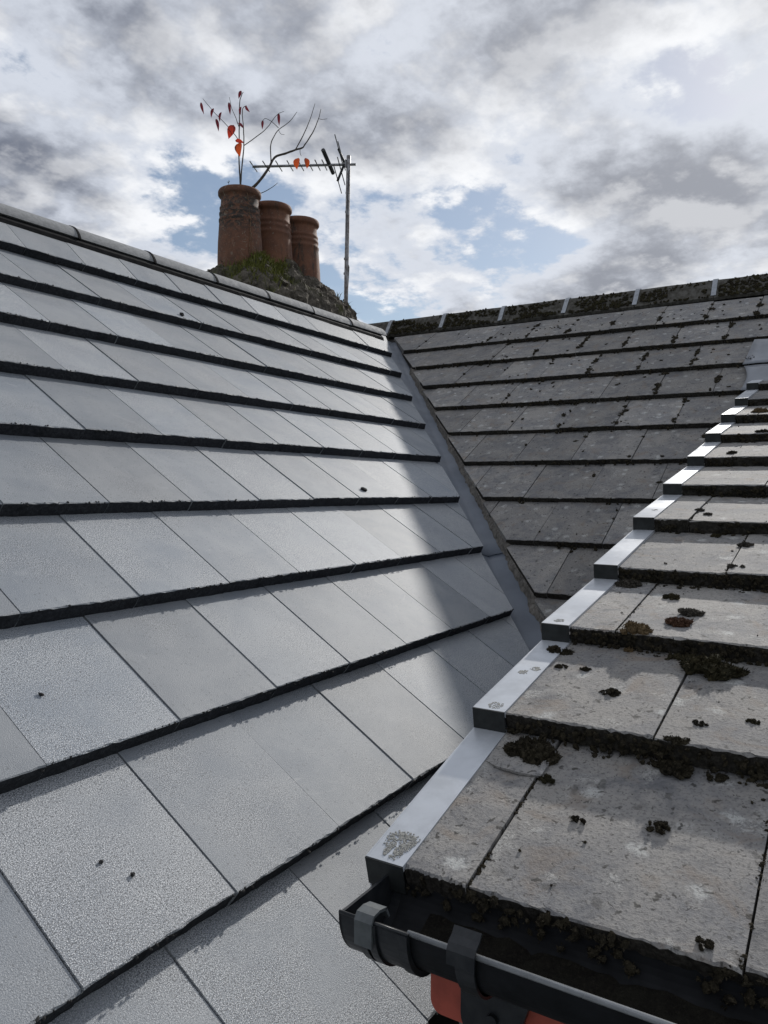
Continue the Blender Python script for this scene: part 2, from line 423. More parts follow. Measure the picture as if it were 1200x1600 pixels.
# ------------------------------------------------------------------ tiles
def tile_mesh(name, material, x0, x1, L, h, t, seed, jit, nseg=20, bev=.002):
    rng = random.Random(seed); v = []; f = []; n = nseg + 1
    xs = [x0 + (x1 - x0) * i / nseg for i in range(n)]
    for i, x in enumerate(xs):
        e = noise.noise(Vector((x * 26, seed * 3.1, 0))) * jit * .8
        j = lambda k=1.0: rng.uniform(-jit, jit) * k
        chip = -abs(rng.gauss(0, jit * 1.3)) if rng.random() < .25 else 0
        v += [(x, L, 0), (x, .035, noise.noise(Vector((x * 9, seed, 3))) * jit * .4), (x, bev + e + j() - chip, j(.25)), (x, e + j(), -bev + j(.6) + chip * .6),
              (x, e * .5 + .002 + j(), -h * .55 + j(.5)), (x, .004 + j(), -h), (x, L, -t)]
    P = 7
    for i in range(nseg):
        for k in range(P): f.append((i * P + k, i * P + (k + 1) % P, (i + 1) * P + (k + 1) % P, (i + 1) * P + k))
    f.append(tuple(range(P))[::-1]); f.append(tuple(nseg * P + k for k in range(P)))
    b_ = len(v); xa, xb, za, zb_ = x1 - .006, x1 + .014, -t + .003, -t * .42       # interlocking side flange under the next tile
    v += [(xa, .009, za), (xb, .009, za), (xb, L - .01, za), (xa, L - .01, za), (xa, .009, zb_), (xb, .009, zb_), (xb, L - .01, zb_), (xa, L - .01, zb_)]
    nf = len(f); f += [tuple(b_ + i for i in q) for q in ((0, 3, 2, 1), (4, 5, 6, 7), (0, 1, 5, 4), (1, 2, 6, 5), (2, 3, 7, 6), (3, 0, 4, 7))]
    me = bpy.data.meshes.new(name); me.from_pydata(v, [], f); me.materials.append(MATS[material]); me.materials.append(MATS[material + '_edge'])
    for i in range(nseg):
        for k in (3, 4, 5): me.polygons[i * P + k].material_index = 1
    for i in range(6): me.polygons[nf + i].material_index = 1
    bm = bmesh.new(); bm.from_mesh(me); bmesh.ops.recalc_face_normals(bm, faces=bm.faces); bm.to_mesh(me); bm.free()
    return me


def cut(me, mtx, p, nrm):
    """cut a tile by a world plane, keeping the side against nrm"""
    me = me.copy(); bm = bmesh.new(); bm.from_mesh(me); iv = mtx.inverted()
    lp = iv @ Vector(p); ln = (iv.to_3x3() @ Vector(nrm)).normalized()
    g = bmesh.ops.bisect_plane(bm, geom=bm.verts[:] + bm.edges[:] + bm.faces[:], plane_co=lp, plane_no=ln, clear_outer=True)
    if not bm.faces: bm.free(); return None
    ed = [e for e in bm.edges if e.is_boundary]
    if ed: bmesh.ops.holes_fill(bm, edges=ed, sides=0)
    bmesh.ops.recalc_face_normals(bm, faces=bm.faces); bm.to_mesh(me); bm.free(); return me


def frame(x, y, org):
    z = x.cross(y).normalized(); M = Matrix((x, y, z)).transposed().to_4x4(); M.translation = org; return M


WT = .300
rng = random.Random(3)
# ---- left, newly laid roof
roofA = thing('tiled_roof', 'newly laid pale grey tiled roof slope below the chimney pots', 'roof', W3(2.0, 1.5, zA(1.5) - .1))
hA = .039
cA0, cA1 = Vector((5.137, 3.141, 0)), Vector((2.816, 1.160, 0)); dA = (cA0 - cA1).normalized(); nA_ = Vector((dA.y, -dA.x, 0))   # points to larger U
cB0, cB1 = Vector((5.298, 3.121, 0)), Vector((2.941, 1.117, 0)); dB = (cB0 - cB1).normalized(); nB_ = Vector((-dB.y, dB.x, 0))   # points to smaller U
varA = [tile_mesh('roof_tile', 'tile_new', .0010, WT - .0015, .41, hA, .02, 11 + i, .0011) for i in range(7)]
tilt = aA - math.atan(hA / gA)
for k in range(1, 14):
    V = VA1 - (k - 1) * gA * math.cos(aA); Z = ZA1 - (k - 1) * gA * math.sin(aA)
    tl_ = aA + R(3.5) if k == 1 else tilt
    y = Vector((0, math.cos(tl_), math.sin(tl_))); x = Vector((1, 0, 0))
    off = (1.510 - .1367 * (k - 5)) % WT
    ue = cA1.x + (V - cA1.y) * (cA0.x - cA1.x) / (cA0.y - cA1.y)
    if V < .50: ue = .86
    us = .63 * V - 1.0; j = math.floor((us - off) / WT)
    while off + j * WT < ue + .30:
        U = off + j * WT; j += 1
        if V < .50 and U > .62: continue
        x2 = (x + Vector((0, rng.gauss(0, .0012), 0)) + x.cross(y) * (-.0048 + rng.gauss(0, .0012))).normalized()
        y2 = (y - x2 * y.dot(x2)).normalized()
        M = frame(x2, y2, W3(U, V + rng.gauss(0, .0012), Z + rng.gauss(0, .0008)))
        me = rng.choice(varA); L = .41
        if k == 1: me = varA[j % 7]
        if U + WT > ue - .02 and V > .5:
            me = cut(me, M, W3(cA1.x, cA1.y, 0), nA_)
            if me is None: continue
        if k == 1:
            me = cut(me, M, W3(0, 3.335, 0), (0, 1, 0))
        mesh_obj('roof_tile', me, roofA, M)
# top strip of tiles that disappears under the ridge, deck and back slope
mb = MB()
mb.add([W3(-1.6, -.35, zA(-.35) - .085), W3(axU(-.35) + .3, -.35, zA(-.35) - .085), W3(axU(VRA), VRA, zA(VRA) - .085), W3(-1.6, VRA, zA(VRA) - .085)], [(0, 1, 2, 3)])
mb.build('roof_deck', 'deck', roofA)
mb = MB(); zt = zA(VRA) - .04
mb.hexa([W3(-1.6, VRA, zt - .06), W3(5.5, VRA, zt - .06), W3(7.6, 6.8, zt - .06 - tA * 3.44), W3(-1.6, 6.8, zt - .06 - tA * 3.44),
         W3(-1.6, VRA, zt), W3(5.5, VRA, zt), W3(7.6, 6.8, zt - tA * 3.44), W3(-1.6, 6.8, zt - tA * 3.44)])
mb.build('back_slope', 'tile_new', roofA)
# ridge tiles: half rounds butted over black unions
def arcA(a, da, db): return (VRA + (.112 + da) * math.cos(a), 1.168 + (.0977 + db) * math.sin(a))
jo = [2.451 + .4675 * i for i in range(-8, 7)]; jo[-1] = 5.262
prof_o = [arcA(R(13 + 154 * i / 22), 0, 0) for i in range(23)]; prof_i = [arcA(R(13 + 154 * i / 22), -.014, -.014) for i in range(23)][::-1]
for a, b in zip(jo[:-1], jo[1:]):
    mb = MB(); dz = rng.gauss(0, .0015); dv = rng.gauss(0, .0015); n_ = 6
    st = [(lambda p, u=a + .003 + (b - a - .006) * i / n_, e=0: W3(u, VRA + (p[0] - VRA) * (1 - e * 3) + dv, p[1] - e + dz)) for i in range(n_ + 1)]
    mb.sweep(prof_o + prof_i, st); o = mb.build('ridge_tile', 'ridge_new', roofA)
    if b < 5.2:
        mb = MB(); po = [arcA(R(10 + 160 * i / 22), .0035, .0035) for i in range(23)]; pi_ = [arcA(R(10 + 160 * i / 22), -.012, -.012) for i in range(23)][::-1]
        # unions sit a little askew, as moulded
        mb.sweep(po + pi_, [(lambda p, u=b + du: W3(u + (p[0] - VRA) * .10, p[0], p[1])) for du in (-.006, .006)])
        mb.build('ridge_union', 'rubber', o)
mb = MB(); pr = [(3.268, 1.196), (3.240, 1.166), (3.232, 1.120), (3.300, 1.130)]
mb.sweep(pr, [(lambda p, u=u: W3(u, p[0] + .003 * noise.noise(Vector((u * 14, 0, 0))), p[1])) for u in [-1.3 + i * .11 for i in range(60)]])
mb.build('ridge_roll', 'rubber', roofA)

# ---- right, old roof
roofB = thing('tiled_roof', 'older weathered grey tiled roof slope under the mossy ridge', 'roof', W3(4.2, 1.2, zB(4.2) - .1))
hB = .029
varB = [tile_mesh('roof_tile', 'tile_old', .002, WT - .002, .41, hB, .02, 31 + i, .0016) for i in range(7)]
tiltB = aB - math.atan(hB / gB)
vedge = []
for k in range(1, 11):
    U = UB1 - (k - 1) * gB * math.cos(aB); Z = ZB1 - (k - 1) * gB * math.sin(aB)
    y = Vector((math.cos(tiltB), 0, math.sin(tiltB))); x = Vector((0, -1, 0))
    off = (1.575 - .167 * (k - 6)) % WT
    ve = cB1.y + (U - cB1.x) * (cB0.y - cB1.y) / (cB0.x - cB1.x)
    j = math.ceil((ve + .35 - off) / WT)
    vmin = -1.0 if U > 4.3 else .20
    while True:
        V = off + j * WT; j -= 1              # tile spans V .. V-WT
        if V < vmin: break
        x2 = (x + Vector((rng.gauss(0, .003), 0, rng.gauss(0, .003)))).normalized(); y2 = (y - x2 * y.dot(x2)).normalized()
        M = frame(x2, y2, W3(U + rng.gauss(0, .002), V, Z + rng.gauss(0, .0012)))
        me = rng.choice(varB)
        if V - 0 > ve - .40:
            me = cut(me, M, W3(cB1.x, cB1.y, 0), nB_)
            if me is None: continue
        if k == 1: me = cut(me, M, W3(5.77, 0, 0), (1, 0, 0))
        if me: mesh_obj('roof_tile', me, roofB, M)
mb = MB()
mb.add([W3(2.2, (2.2 - 1.454) / 1.2145, zB(2.2) - .085), W3(URB, (URB - 1.454) / 1.2145, zB(URB) - .085), W3(URB, -1.0, zB(URB) - .085), W3(4.35, -1.0, zB(4.35) - .085), W3(4.35, .3, zB(4.35) - .085), W3(2.2, .3, zB(2.2) - .085)], [(0, 1, 2, 3, 4, 5)])
mb.build('roof_deck', 'deck', roofB)
mb = MB(); zt = zB(URB) - .05
mb.hexa([W3(URB, -1, zt - .06), W3(9.0, -1, zt - .06 - tB * 3.2), W3(9.0, 5.9, zt - .06 - tB * 3.2), W3(URB, 3.75, zt - .06),
         W3(URB, -1, zt), W3(9.0, -1, zt - tB * 3.2), W3(9.0, 5.9, zt - tB * 3.2), W3(URB, 3.75, zt)])
mb.build('back_slope', 'tile_old', roofB)
RP = [(-.118, -.142), (-.100, -.118), (-.042, -.022), (-.022, -.004), (0, 0), (.022, -.004), (.042, -.022), (.118, -.142)]
RI = [(x * .90, z - .018) for x, z in RP][::-1]
cl_v = [3.529 - .521 * i for i in range(0, 9)]
ends = [3.98] + cl_v + [-1.05]
for a, b in zip(ends[:-1], ends[1:]):
    mb = MB(); dz = rng.gauss(0, .002); du = rng.gauss(0, .002); n_ = 10
    mb.sweep(RP + RI, [(lambda p, v=a - .002 - (a - b - .004) * i / n_: W3(URB + p[0] + du + .002 * noise.noise(Vector((v * 9, p[1] * 20, 0))), v, ZRB + p[1] + dz + .0025 * noise.noise(Vector((v * 7, p[0] * 30, 4))))) for i in range(n_ + 1)])
    mb.build('ridge_tile', 'ridge_old', roofB)
for v in cl_v:
    mb = MB(); q = [(x * 1.03, z + .007) for x, z in RP]; qi = [(x * 1.0, z + .002) for x, z in RP][::-1]
    q[0] = (-.116, -.128); qi[-1] = (-.113, -.130); sk = rng.gauss(0, .004)
    mb.sweep(q + qi, [(lambda p, vv=v + e: W3(URB + p[0], vv + sk * (p[1] / .14), ZRB + p[1])) for e in (-.016, .016)])
    mb.build('ridge_clip', 'clip_metal', roofB)
# mortar bedding along the cut edge of the old roof
mb = MB(); n_ = 170; v_ = []; f_ = []
for i in range(n_ + 1):
    s_ = i / n_; c = cB1.lerp(cB0, s_ * 1.02 - .13); j = lambda a: a * (noise.noise(Vector((s_ * 42, a * 900, 2))) + .6 * noise.noise(Vector((s_ * 130, a * 500, 7))))
    # follow the stepped tile undersides
    u = c.x; kk = (UB1 - u) / (gB * math.cos(aB)); fr = (kk - math.floor(kk)); stp = -hB * (1 - fr) if kk > 0 else -.03
    zt = zB(u) + stp - .002
    e1 = c + nB_ * (.004 + j(.006)); e2 = c + nB_ * (.013 + j(.012))
    zz = zB(u) - .078
    v_ += [W3(c.x - nB_.x * .03, c.y - nB_.y * .03, zt - .018), W3(e1.x, e1.y, zt - .016 + j(.004)), W3(e2.x, e2.y, zz + .012 + j(.006)), W3(e2.x + nB_.x * .004, e2.y + nB_.y * .004, zz - .01)]
for i in range(n_):
    for k in range(3): f_.append((i * 4 + k, i * 4 + k + 1, i * 4 + 5 + k, i * 4 + 4 + k))
mk('mortar_bedding', v_, f_, 'mortar', roofB)

# ---- lead valley between the two roofs
val = thing('lead_valley', 'blue grey lead valley gutter between the new and old roofs', 'valley', W3(3.9, 2.0, zA(2.0) - .1))
def vpt(s, v, dz=0.0):
    """s metres sideways (plan) from the valley axis, at axis position v"""
    u = axU(v); a = Vector((1.2145, 1, 0)).normalized(); side = Vector((a.y, -a.x, 0))   # towards the old roof
    p = Vector((u, v, 0)) + side * s
    base = zA(p.y) if s < 0 else zB(p.x)
    return W3(p.x, p.y, base - .070 + .010 * math.exp(-(s / .03) ** 2) + dz + .0022 * noise.noise(Vector((s * 12, v * 5, 1))))
for (v0, v1, dz) in ((.45, 1.47, 0.0), (1.44, 3.40, .005)):
    ss = [-.20, -.12, -.08, -.05, -.03, -.015, 0, .015, .03, .05, .08, .12, .20]; n_ = int((v1 - v0) / .06) + 1; v_ = []; f_ = []
    for i in range(n_ + 1):
        v = v0 + (v1 - v0) * i / n_
        v_ += [vpt(s, v + (.012 * noise.noise(Vector((s * 20, 3, 0))) if i == 0 else 0), dz) for s in ss]
    L_ = len(ss)
    for i in range(n_):
        for k in range(L_ - 1): f_.append((i * L_ + k, i * L_ + k + 1, (i + 1) * L_ + k + 1, (i + 1) * L_ + k))
    # a real thickness at the lap
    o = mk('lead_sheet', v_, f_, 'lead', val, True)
    sm = o.modifiers.new('thick', 'SOLIDIFY'); sm.thickness = .004; sm.offset = 0

# ---- foreground lean-to roof
roofC = thing('lean_to_roof', 'low pitched old tiled roof with silver verge caps in the right foreground', 'roof', W3(2.4, -.2, -.6))
CU = [0.822, 1.134, 1.439, 1.771, 2.115, 2.463, 2.826, 3.161, 3.519, 3.899, 4.281, 4.640]
CZ = [-.470, -.355, -.264, -.177, -.080, .011, .107, .206, .306, .410, .524, .625]
hC = .034; VC = .529
FR = []                                       # per course: origin (u,z), direction angle, length
for k in range(11):
    du, dz = CU[k + 1] - CU[k], CZ[k + 1] - CZ[k]; L = math.hypot(du, dz)
    eu, ez = CU[k + 1] + hC * dz / L, CZ[k + 1] - hC * du / L
    FR.append((CU[k], CZ[k], math.atan2(ez - CZ[k], eu - CU[k]), math.hypot(eu - CU[k], ez - CZ[k])))
def zC(u):
    for k in range(11):
        if u < CU[k + 1] or k == 10: return CZ[k] + math.tan(FR[k][2]) * (u - CU[k])
for k in range(11):
    u, z, a, L = FR[k]
    y = Vector((math.cos(a), 0, math.sin(a))); x = Vector((0, -1, 0))
    bd = [.479, .392, .094, -.204, -.502, -.80, -1.0] if k % 2 == 0 else [.479, .252, -.046, -.344, -.642, -.94]
    sh = rng.gauss(0, .003)
    for i, (a0, a1) in enumerate(zip(bd[:-1], bd[1:])):
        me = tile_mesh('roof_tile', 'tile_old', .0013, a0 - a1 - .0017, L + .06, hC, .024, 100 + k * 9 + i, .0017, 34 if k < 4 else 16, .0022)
        x2 = (x + Vector((rng.gauss(0, .003), 0, rng.gauss(0, .003)))).normalized(); y2 = (y - x2 * y.dot(x2)).normalized()
        M = frame(x2, y2, W3(u + rng.gauss(0, .002), a0, z + rng.gauss(0, .001)))
        if k >= 9: me = cut(me, M, W3(CU[11], 0, H), (1, 0, 0))
        mesh_obj('roof_tile', me, roofC, M)
    # folded verge cap: top plate, front plate, outer skirt
    mb = MB(); wv, tp = .052, .0022; l2 = L + .03
    mb.box((0, -.006, .0035), (wv, l2, .0035 + tp)); mb.box((-tp, -.006, -.062), (-.0002, l2 - .012, .0035 + tp))
    mb.box((wv - tp, -.006, -.002), (wv, l2, .0033))
    M = frame(x, y, W3(u, VC, z))
    me = bpy.data.meshes.new('verge_cap'); me.from_pydata(mb.v, [], mb.f); me.materials.append(MATS['verge_metal'])
    o = mesh_obj('verge_cap', me, roofC, M)
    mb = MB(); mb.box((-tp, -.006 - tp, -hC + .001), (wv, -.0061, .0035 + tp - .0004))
    me = bpy.data.meshes.new('end_face'); me.from_pydata(mb.v, [], mb.f); me.materials.append(MATS['verge_face_shade'])
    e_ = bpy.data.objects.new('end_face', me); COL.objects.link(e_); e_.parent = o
mb = MB(); aC = math.atan2(CZ[11] - CZ[0], CU[11] - CU[0])
mb.hexa([W3(.86, VC - .06, CZ[0] - .095), W3(4.55, VC - .06, .50), W3(4.55, -1, .50), W3(.86, -1, CZ[0] - .095),
         W3(.86, VC - .06, CZ[0] - .058), W3(4.55, VC - .06, .545), W3(4.55, -1, .545), W3(.86, -1, CZ[0] - .058)])
mb.build('roof_deck', 'deck', roofC)
# walls that carry it
mb = MB()
p = [(.90, -1.12), (2.1, -1.1), (4.5, .46), (.90, -.575)]
mb.hexa([W3(p[0][0], .36, p[0][1]), W3(p[1][0], .36, p[1][1]), W3(p[2][0], .36, p[2][1]), W3(p[3][0], .36, p[3][1]),
         W3(p[0][0], .44, p[0][1]), W3(p[1][0], .44, p[1][1]), W3(p[2][0], .44, p[2][1]), W3(p[3][0], .44, p[3][1])])
mb.box(W3(.90, -1.0, -1.15), W3(.98, .358, -.575))
mb.build('gable_wall', 'render_grey', roofC)
# red fascia behind the gutter, its free end rounded off below
mb = MB(); pf = [(.453, -.515), (.453, -.635)] + [(.438 + .015 * math.cos(R(a)), -.637 - .018 * math.sin(R(a))) for a in range(0, 91, 15)] + [(-1.0, -.655), (-1.0, -.515)]
mb.sweep(pf, [(lambda q, u=u: W3(u, q[0], q[1])) for u in (.845, .868)])
mb.build('fascia_board', 'red_paint', roofC)['label'] = 'red painted fascia board behind the gutter'
# torn slip of felt showing at the head of the first narrow tile
u, z, a, L = FR[0]; M = frame(Vector((0, -1, 0)), Vector((math.cos(a), 0, math.sin(a))), W3(u, VC, z))
v_ = []; f_ = []
for i in range(13):
    t = i / 12; y0 = .232 + .012 * (2 * t - .9) ** 2 - .014 * t + .002 * noise.noise(Vector((t * 7, 0, 0)))
    for kk, s_ in enumerate((0, .5, 1)): v_.append(M @ Vector((.054 + .088 * t, y0 + (.30 - y0) * s_, .0012 + .0045 * math.sin(t * 3.1) * (1 - s_))))
for i in range(12):
    for kk in range(2): f_.append((i * 3 + kk, i * 3 + kk + 1, i * 3 + 4 + kk, i * 3 + 3 + kk))
o = mk('slate_slip', v_, f_, 'tile_old', roofC); sm = o.modifiers.new('t', 'SOLIDIFY'); sm.thickness = .0035; sm.offset = 1
# crusty lichen ring on the lowest cap
mb = MB(); lr = random.Random(5)
for i in range(520):
    a_ = lr.uniform(-1.6, 4.4); rr = .0150 + lr.gauss(0, .0032) + .003 * math.sin(3 * a_)
    if lr.random() < .35: rr *= lr.uniform(.3, 1)
    p_ = M @ Vector((.027 + rr * math.cos(a_), .030 + rr * 1.25 * math.sin(a_), .0060)); lump(mb, p_, (M.to_3x3() @ Vector((0, 0, 1))), lr.uniform(.0006, .0018), .0008, lr, 0)
mb.build('lichen_ring', 'lichen', roofC)
for (kk, xx, yy, rr) in ((1, .030, .012, .012), (1, .022, .15, .009), (1, .037, .17, .009), (2, .026, .016, .010), (4, .03, .10, .008)):
    uu, zz, aa, LL = FR[kk]; M2 = frame(Vector((0, -1, 0)), Vector((math.cos(aa), 0, math.sin(aa))), W3(uu, VC, zz)); mb = MB()
    for i in range(60):
        a_ = lr.uniform(0, 6.28); r_ = rr * math.sqrt(lr.random())
        lump(mb, M2 @ Vector((xx + r_ * math.cos(a_), yy + r_ * math.sin(a_), .0058)), M2.to_3x3() @ Vector((0, 0, 1)), lr.uniform(.0008, .0018), .0004, lr, 0)
    mb.build('lichen_spot', 'lichen', roofC)

# ---- lead flashing where the lean-to dies into the old roof
fl = thing('lead_flashing', 'pale lead flashing where the foreground roof meets the old roof', 'flashing', W3(4.7, .3, zB(4.7) - .05))
mb = MB(); n_ = 8
def fB(u, v, dz): return W3(u, v, zB(u) + dz + .006 * noise.noise(Vector((u * 6, v * 7, 2))))
for (quad, dz) in (([(4.66, .60), (4.93, .575), (4.93, -1.0), (4.66, -1.0)], .010),):
    v_ = []; f_ = []
    for i in range(n_ + 1):
        for j in range(25):
            s_, t_ = i / n_, j / 24
            a0 = Vector(quad[0]).lerp(Vector(quad[1]), s_); b0 = Vector(quad[3]).lerp(Vector(quad[2]), s_); q = a0.lerp(b0, t_); v_.append(fB(q.x, q.y, dz))
    for i in range(n_):
        for j in range(24): f_.append((i * 25 + j, i * 25 + j + 1, (i + 1) * 25 + j + 1, (i + 1) * 25 + j))
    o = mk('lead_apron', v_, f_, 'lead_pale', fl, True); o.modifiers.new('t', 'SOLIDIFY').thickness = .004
v_ = []; f_ = []
for i in range(9):
    for j in range(6):
        s_, t_ = i / 8, j / 5; v1_ = .615 - .035 * math.sin(s_ * 2.4) - .04 * (1 - s_)
        v_.append(fB(4.40 + .25 * s_, v1_ * (1 - t_) + .44 * t_, .004))
for i in range(8):
    for j in range(5): f_.append((i * 6 + j, i * 6 + j + 1, (i + 1) * 6 + j + 1, (i + 1) * 6 + j))
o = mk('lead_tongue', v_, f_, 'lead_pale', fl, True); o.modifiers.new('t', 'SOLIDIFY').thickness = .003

# ------------------------------------------------------------------ gutter
gut = thing('rain_gutter', 'black plastic half round rain gutter along the foreground eaves', 'gutter', W3(.776, -.2, -.56))
GU, GZ, GR, GD = .776, -.484, .056, .062
def gprof(dr, a0=0, a1=180, n=24, dd=0): return [(GU - (GR + dr) * math.cos(R(a0 + (a1 - a0) * i / n)), GZ - (GD + dr + dd) * math.sin(R(a0 + (a1 - a0) * i / n))) for i in range(n + 1)]
def gsweep(name, po, pi_, vs_, par, smooth=False, material='black_plastic'):
    mb = MB(); mb.sweep(po + pi_[::-1], [(lambda p, v=v: W3(p[0], v, p[1])) for v in vs_]); return mb.build(name, material, par, smooth)
gsweep('trough', gprof(0), gprof(-.0025), [.485, .2, -.3, -1.0], gut, False, 'gutter_dull')
mb = MB(); mb.tube([W3(GU - GR + .001, v, GZ + .0005) for v in (.415, 0, -.5, -1.0)], .0032, 10); mb.build('front_bead', 'bead_highlight', gut, True)
so_ = gsweep('stop_end', gprof(.0052), gprof(.001), [.502, .412], gut)
mb = MB(); pe = gprof(.0052); mb.sweep(pe, [(lambda p, v=v: W3(p[0], v, p[1])) for v in (.5025, .499)]); mb.build('end_plate', 'black_plastic', so_)
for va, vb, dr in ((.476, .466, .0085), (.462, .452, .0085), (.424, .412, .0075)):
    gsweep('rib', gprof(dr), gprof(.004), [va, vb], so_)
mb = MB(); mb.tube([W3(GU - GR - .004, v, GZ + .001) for v in (.502, .412)], .0022, 6); mb.build('end_bead', 'black_plastic', so_, True)
def strap(name, pts, v0, v1, th, par, material='black_plastic'):
    """flat strap following pts (u,z) between two v positions"""
    P = [Vector((p[0], p[1])) for p in pts]; o_ = []; i_ = []
    for i, q in enumerate(P):
        t = (P[min(i + 1, len(P) - 1)] - P[max(i - 1, 0)]).normalized(); nn = Vector((-t.y, t.x)) * th / 2; o_.append(q + nn); i_.append(q - nn)
    mb = MB(); mb.sweep([tuple(q) for q in o_] + [tuple(q) for q in i_[::-1]], [(lambda p, v=v: W3(p[0], v, p[1])) for v in (v0, v1)]); return mb.build(name, material, par)
lip = GU - GR
strap('retaining_clip', [(lip - .008, GZ - .026), (lip - .0085, GZ + .002), (lip - .004, GZ + .008), (lip + .008, GZ + .009), (lip + .022, GZ + .006)], .478, .455, .0035, so_, 'clip_grey')
strap('retaining_clip', [(lip + .021, GZ + .007), (lip + .028, GZ - .006)], .478, .455, .003, so_, 'clip_grey')
br = strap('fascia_bracket', [(GU - (GR + .004) * math.cos(R(a)), GZ - (GD + .004) * math.sin(R(a))) for a in range(0, 181, 8)], .356, .334, .0030, gut)
strap('bracket_clip', [(lip - .006, GZ - .012), (lip - .006, GZ + .003), (lip - .002, GZ + .009), (lip + .006, GZ + .013), (lip + .012, GZ + .020)], .364, .332, .003, br)
mb = MB(); pb = [(.405, -.50), (.405, -.635)] + [(.3675 + .0375 * math.cos(R(a)), -.632 - .034 * math.sin(R(a))) for a in range(0, 181, 12)] + [(.315, -.585), (.31, -.50)]
mb.sweep(pb, [(lambda q, u=u: W3(u, q[0], q[1])) for u in (.832, .8445)]); mb.build('back_plate', 'black_plastic', br)
mb = MB(); mb.tube([W3(.826, .363, -.625), W3(.835, .363, -.625)], .007, 10); mb.build('fixing_screw', 'black_plastic', br)
v_ = []; f_ = []; n_ = 90; us_ = [GU - .045 + .008 * i for i in range(12)]
for i in range(n_ + 1):                     # near-black sheet added to stand for the shadow inside the trough
    v = .44 - 1.3 * i / n_
    v_ += [W3(u_, v, GZ - .030 - .012 * (1 - ((u_ - GU) / .05) ** 2) + .007 * noise.noise(Vector((u_ * 60, v * 40, 2))) + .004 * noise.noise(Vector((u_ * 180, v * 150, 4)))) for u_ in us_]
for i in range(n_):
    for k in range(11): f_.append((i * 12 + k, i * 12 + k + 1, i * 12 + 13 + k, i * 12 + 12 + k))
mk('shade_sheet', v_, f_, 'gutter_shade', gut)

# ------------------------------------------------------------------ chimney
CV = 4.0
chim = thing('chimney', 'chimney with three terracotta pots on crumbling mossy mortar behind the ridge', 'chimney', W3(4.85, CV, .3))
mb = MB(); bw, bh = .215, .065
for row in range(14):
    z0 = .32 + row * (bh + .01); o_ = (.5 if row % 2 else 0) * (bw + .01)
    mb.box(W3(4.30, 3.72, z0), W3(5.50, 4.28, z0 + bh + .0098))
mb.build('stack', 'mortar', chim)
br_me = bpy.data.meshes.new('brick'); t_ = MB(); t_.box((-bw / 2, -.012, 0), (bw / 2, .012, bh)); br_me.from_pydata(t_.v, [], t_.f)
mat('brick_mat', plain((0.24, 0.095, 0.06), .9, .2, 0, .25, 40, .4, .004)); br_me.materials.append(MATS['brick_mat'])
for row in range(8, 14):
    z0 = .32 + row * (bh + .01)
    for j in range(6):
        uu = 4.30 + bw / 2 + j * (bw + .01) + (.1 if row % 2 else 0)
        if uu + bw / 2 > 5.5: continue
        mesh_obj('brick', br_me, chim, Matrix.Translation(W3(uu, 3.717, z0)))
# flaunching: a lumpy mortar mound
v_ = []; f_ = []; nu, nv = 130, 90
def moundz(u, v):
    s_ = (u - 4.87) / .86; t_ = (v - CV) / .42
    rr = (abs(s_) ** 3.2 + abs(t_) ** 2.6) ** (1 / 2.8)
    top = 1.625 + .03 * (4.87 - u) - .10 * max(0, (u - 5.25) / .4) ** 2
    k = max(0, 1 - rr ** 2.6)
    zz = 1.13 + (top - 1.13) * k ** .30
    zz += .075 * noise.noise(Vector((u * 6, v * 6, 1))) * min(1, k * 3) + .045 * noise.noise(Vector((u * 15, v * 15, 5))) * min(1, k * 3) + .02 * noise.noise(Vector((u * 38, v * 38, 9)))
    for pu in (4.39, 4.75, 5.11):
        d_ = math.hypot(u - pu, v - CV); zz += .055 * math.exp(-((d_ - .19) / .07) ** 2) * (1 + .9 * noise.noise(Vector((u * 11, v * 11, 12))))
    return zz
for i in range(nu + 1):
    for j in range(nv + 1):
        s_ = -1 + 2 * i / nu; t_ = -1 + 2 * j / nv
        q = max(abs(s_), abs(t_)) + 1e-6; rr = (abs(s_) ** 3.2 + abs(t_) ** 2.6) ** (1 / 2.8) + 1e-6
        k = q / rr if q > 0 else 1; k = 1 + (k - 1) * q
        u = 4.87 + .86 * s_ * min(1, k); v = CV + .42 * t_ * min(1, k)
        zz = moundz(u, v); jx = .022 * noise.noise(Vector((u * 20, v * 20, zz * 26 + 31))); jv = .030 * noise.noise(Vector((u * 13, v * 13, zz * 22 + 51))) + .02 * noise.noise(Vector((u * 30, v * 30, zz * 50))); v_.append(W3(u + jx, v + jv, zz + .012 * noise.noise(Vector((u * 30, v * 30, zz * 30)))))
for i in range(nu):
    for j in range(nv): a = i * (nv + 1) + j; f_.append((a, a + nv + 1, a + nv + 2, a + 1))
mk('mortar_flaunching', v_, f_, 'flaunch', chim)
potp = [(.166, 0), (.166, .10), (.161, .22), (.1535, .33), (.151, .365), (.154, .371), (.154, .385), (.1485, .391), (.1475, .412), (.1505, .418), (.1505, .432), (.145, .438), (.1440, .452), (.147, .458), (.147, .47), (.1415, .476), (.138, .50),
        (.136, .53), (.139, .545), (.150, .552), (.1575, .562), (.1580, .585), (.152, .597), (.140, .600), (.128, .594), (.122, .56), (.118, .40), (.120, .1)]
plabel = ['weather streaked terracotta pot with a sapling growing out of it', 'middle terracotta chimney pot', 'smallest looking chimney pot, nearest the aerial mast']
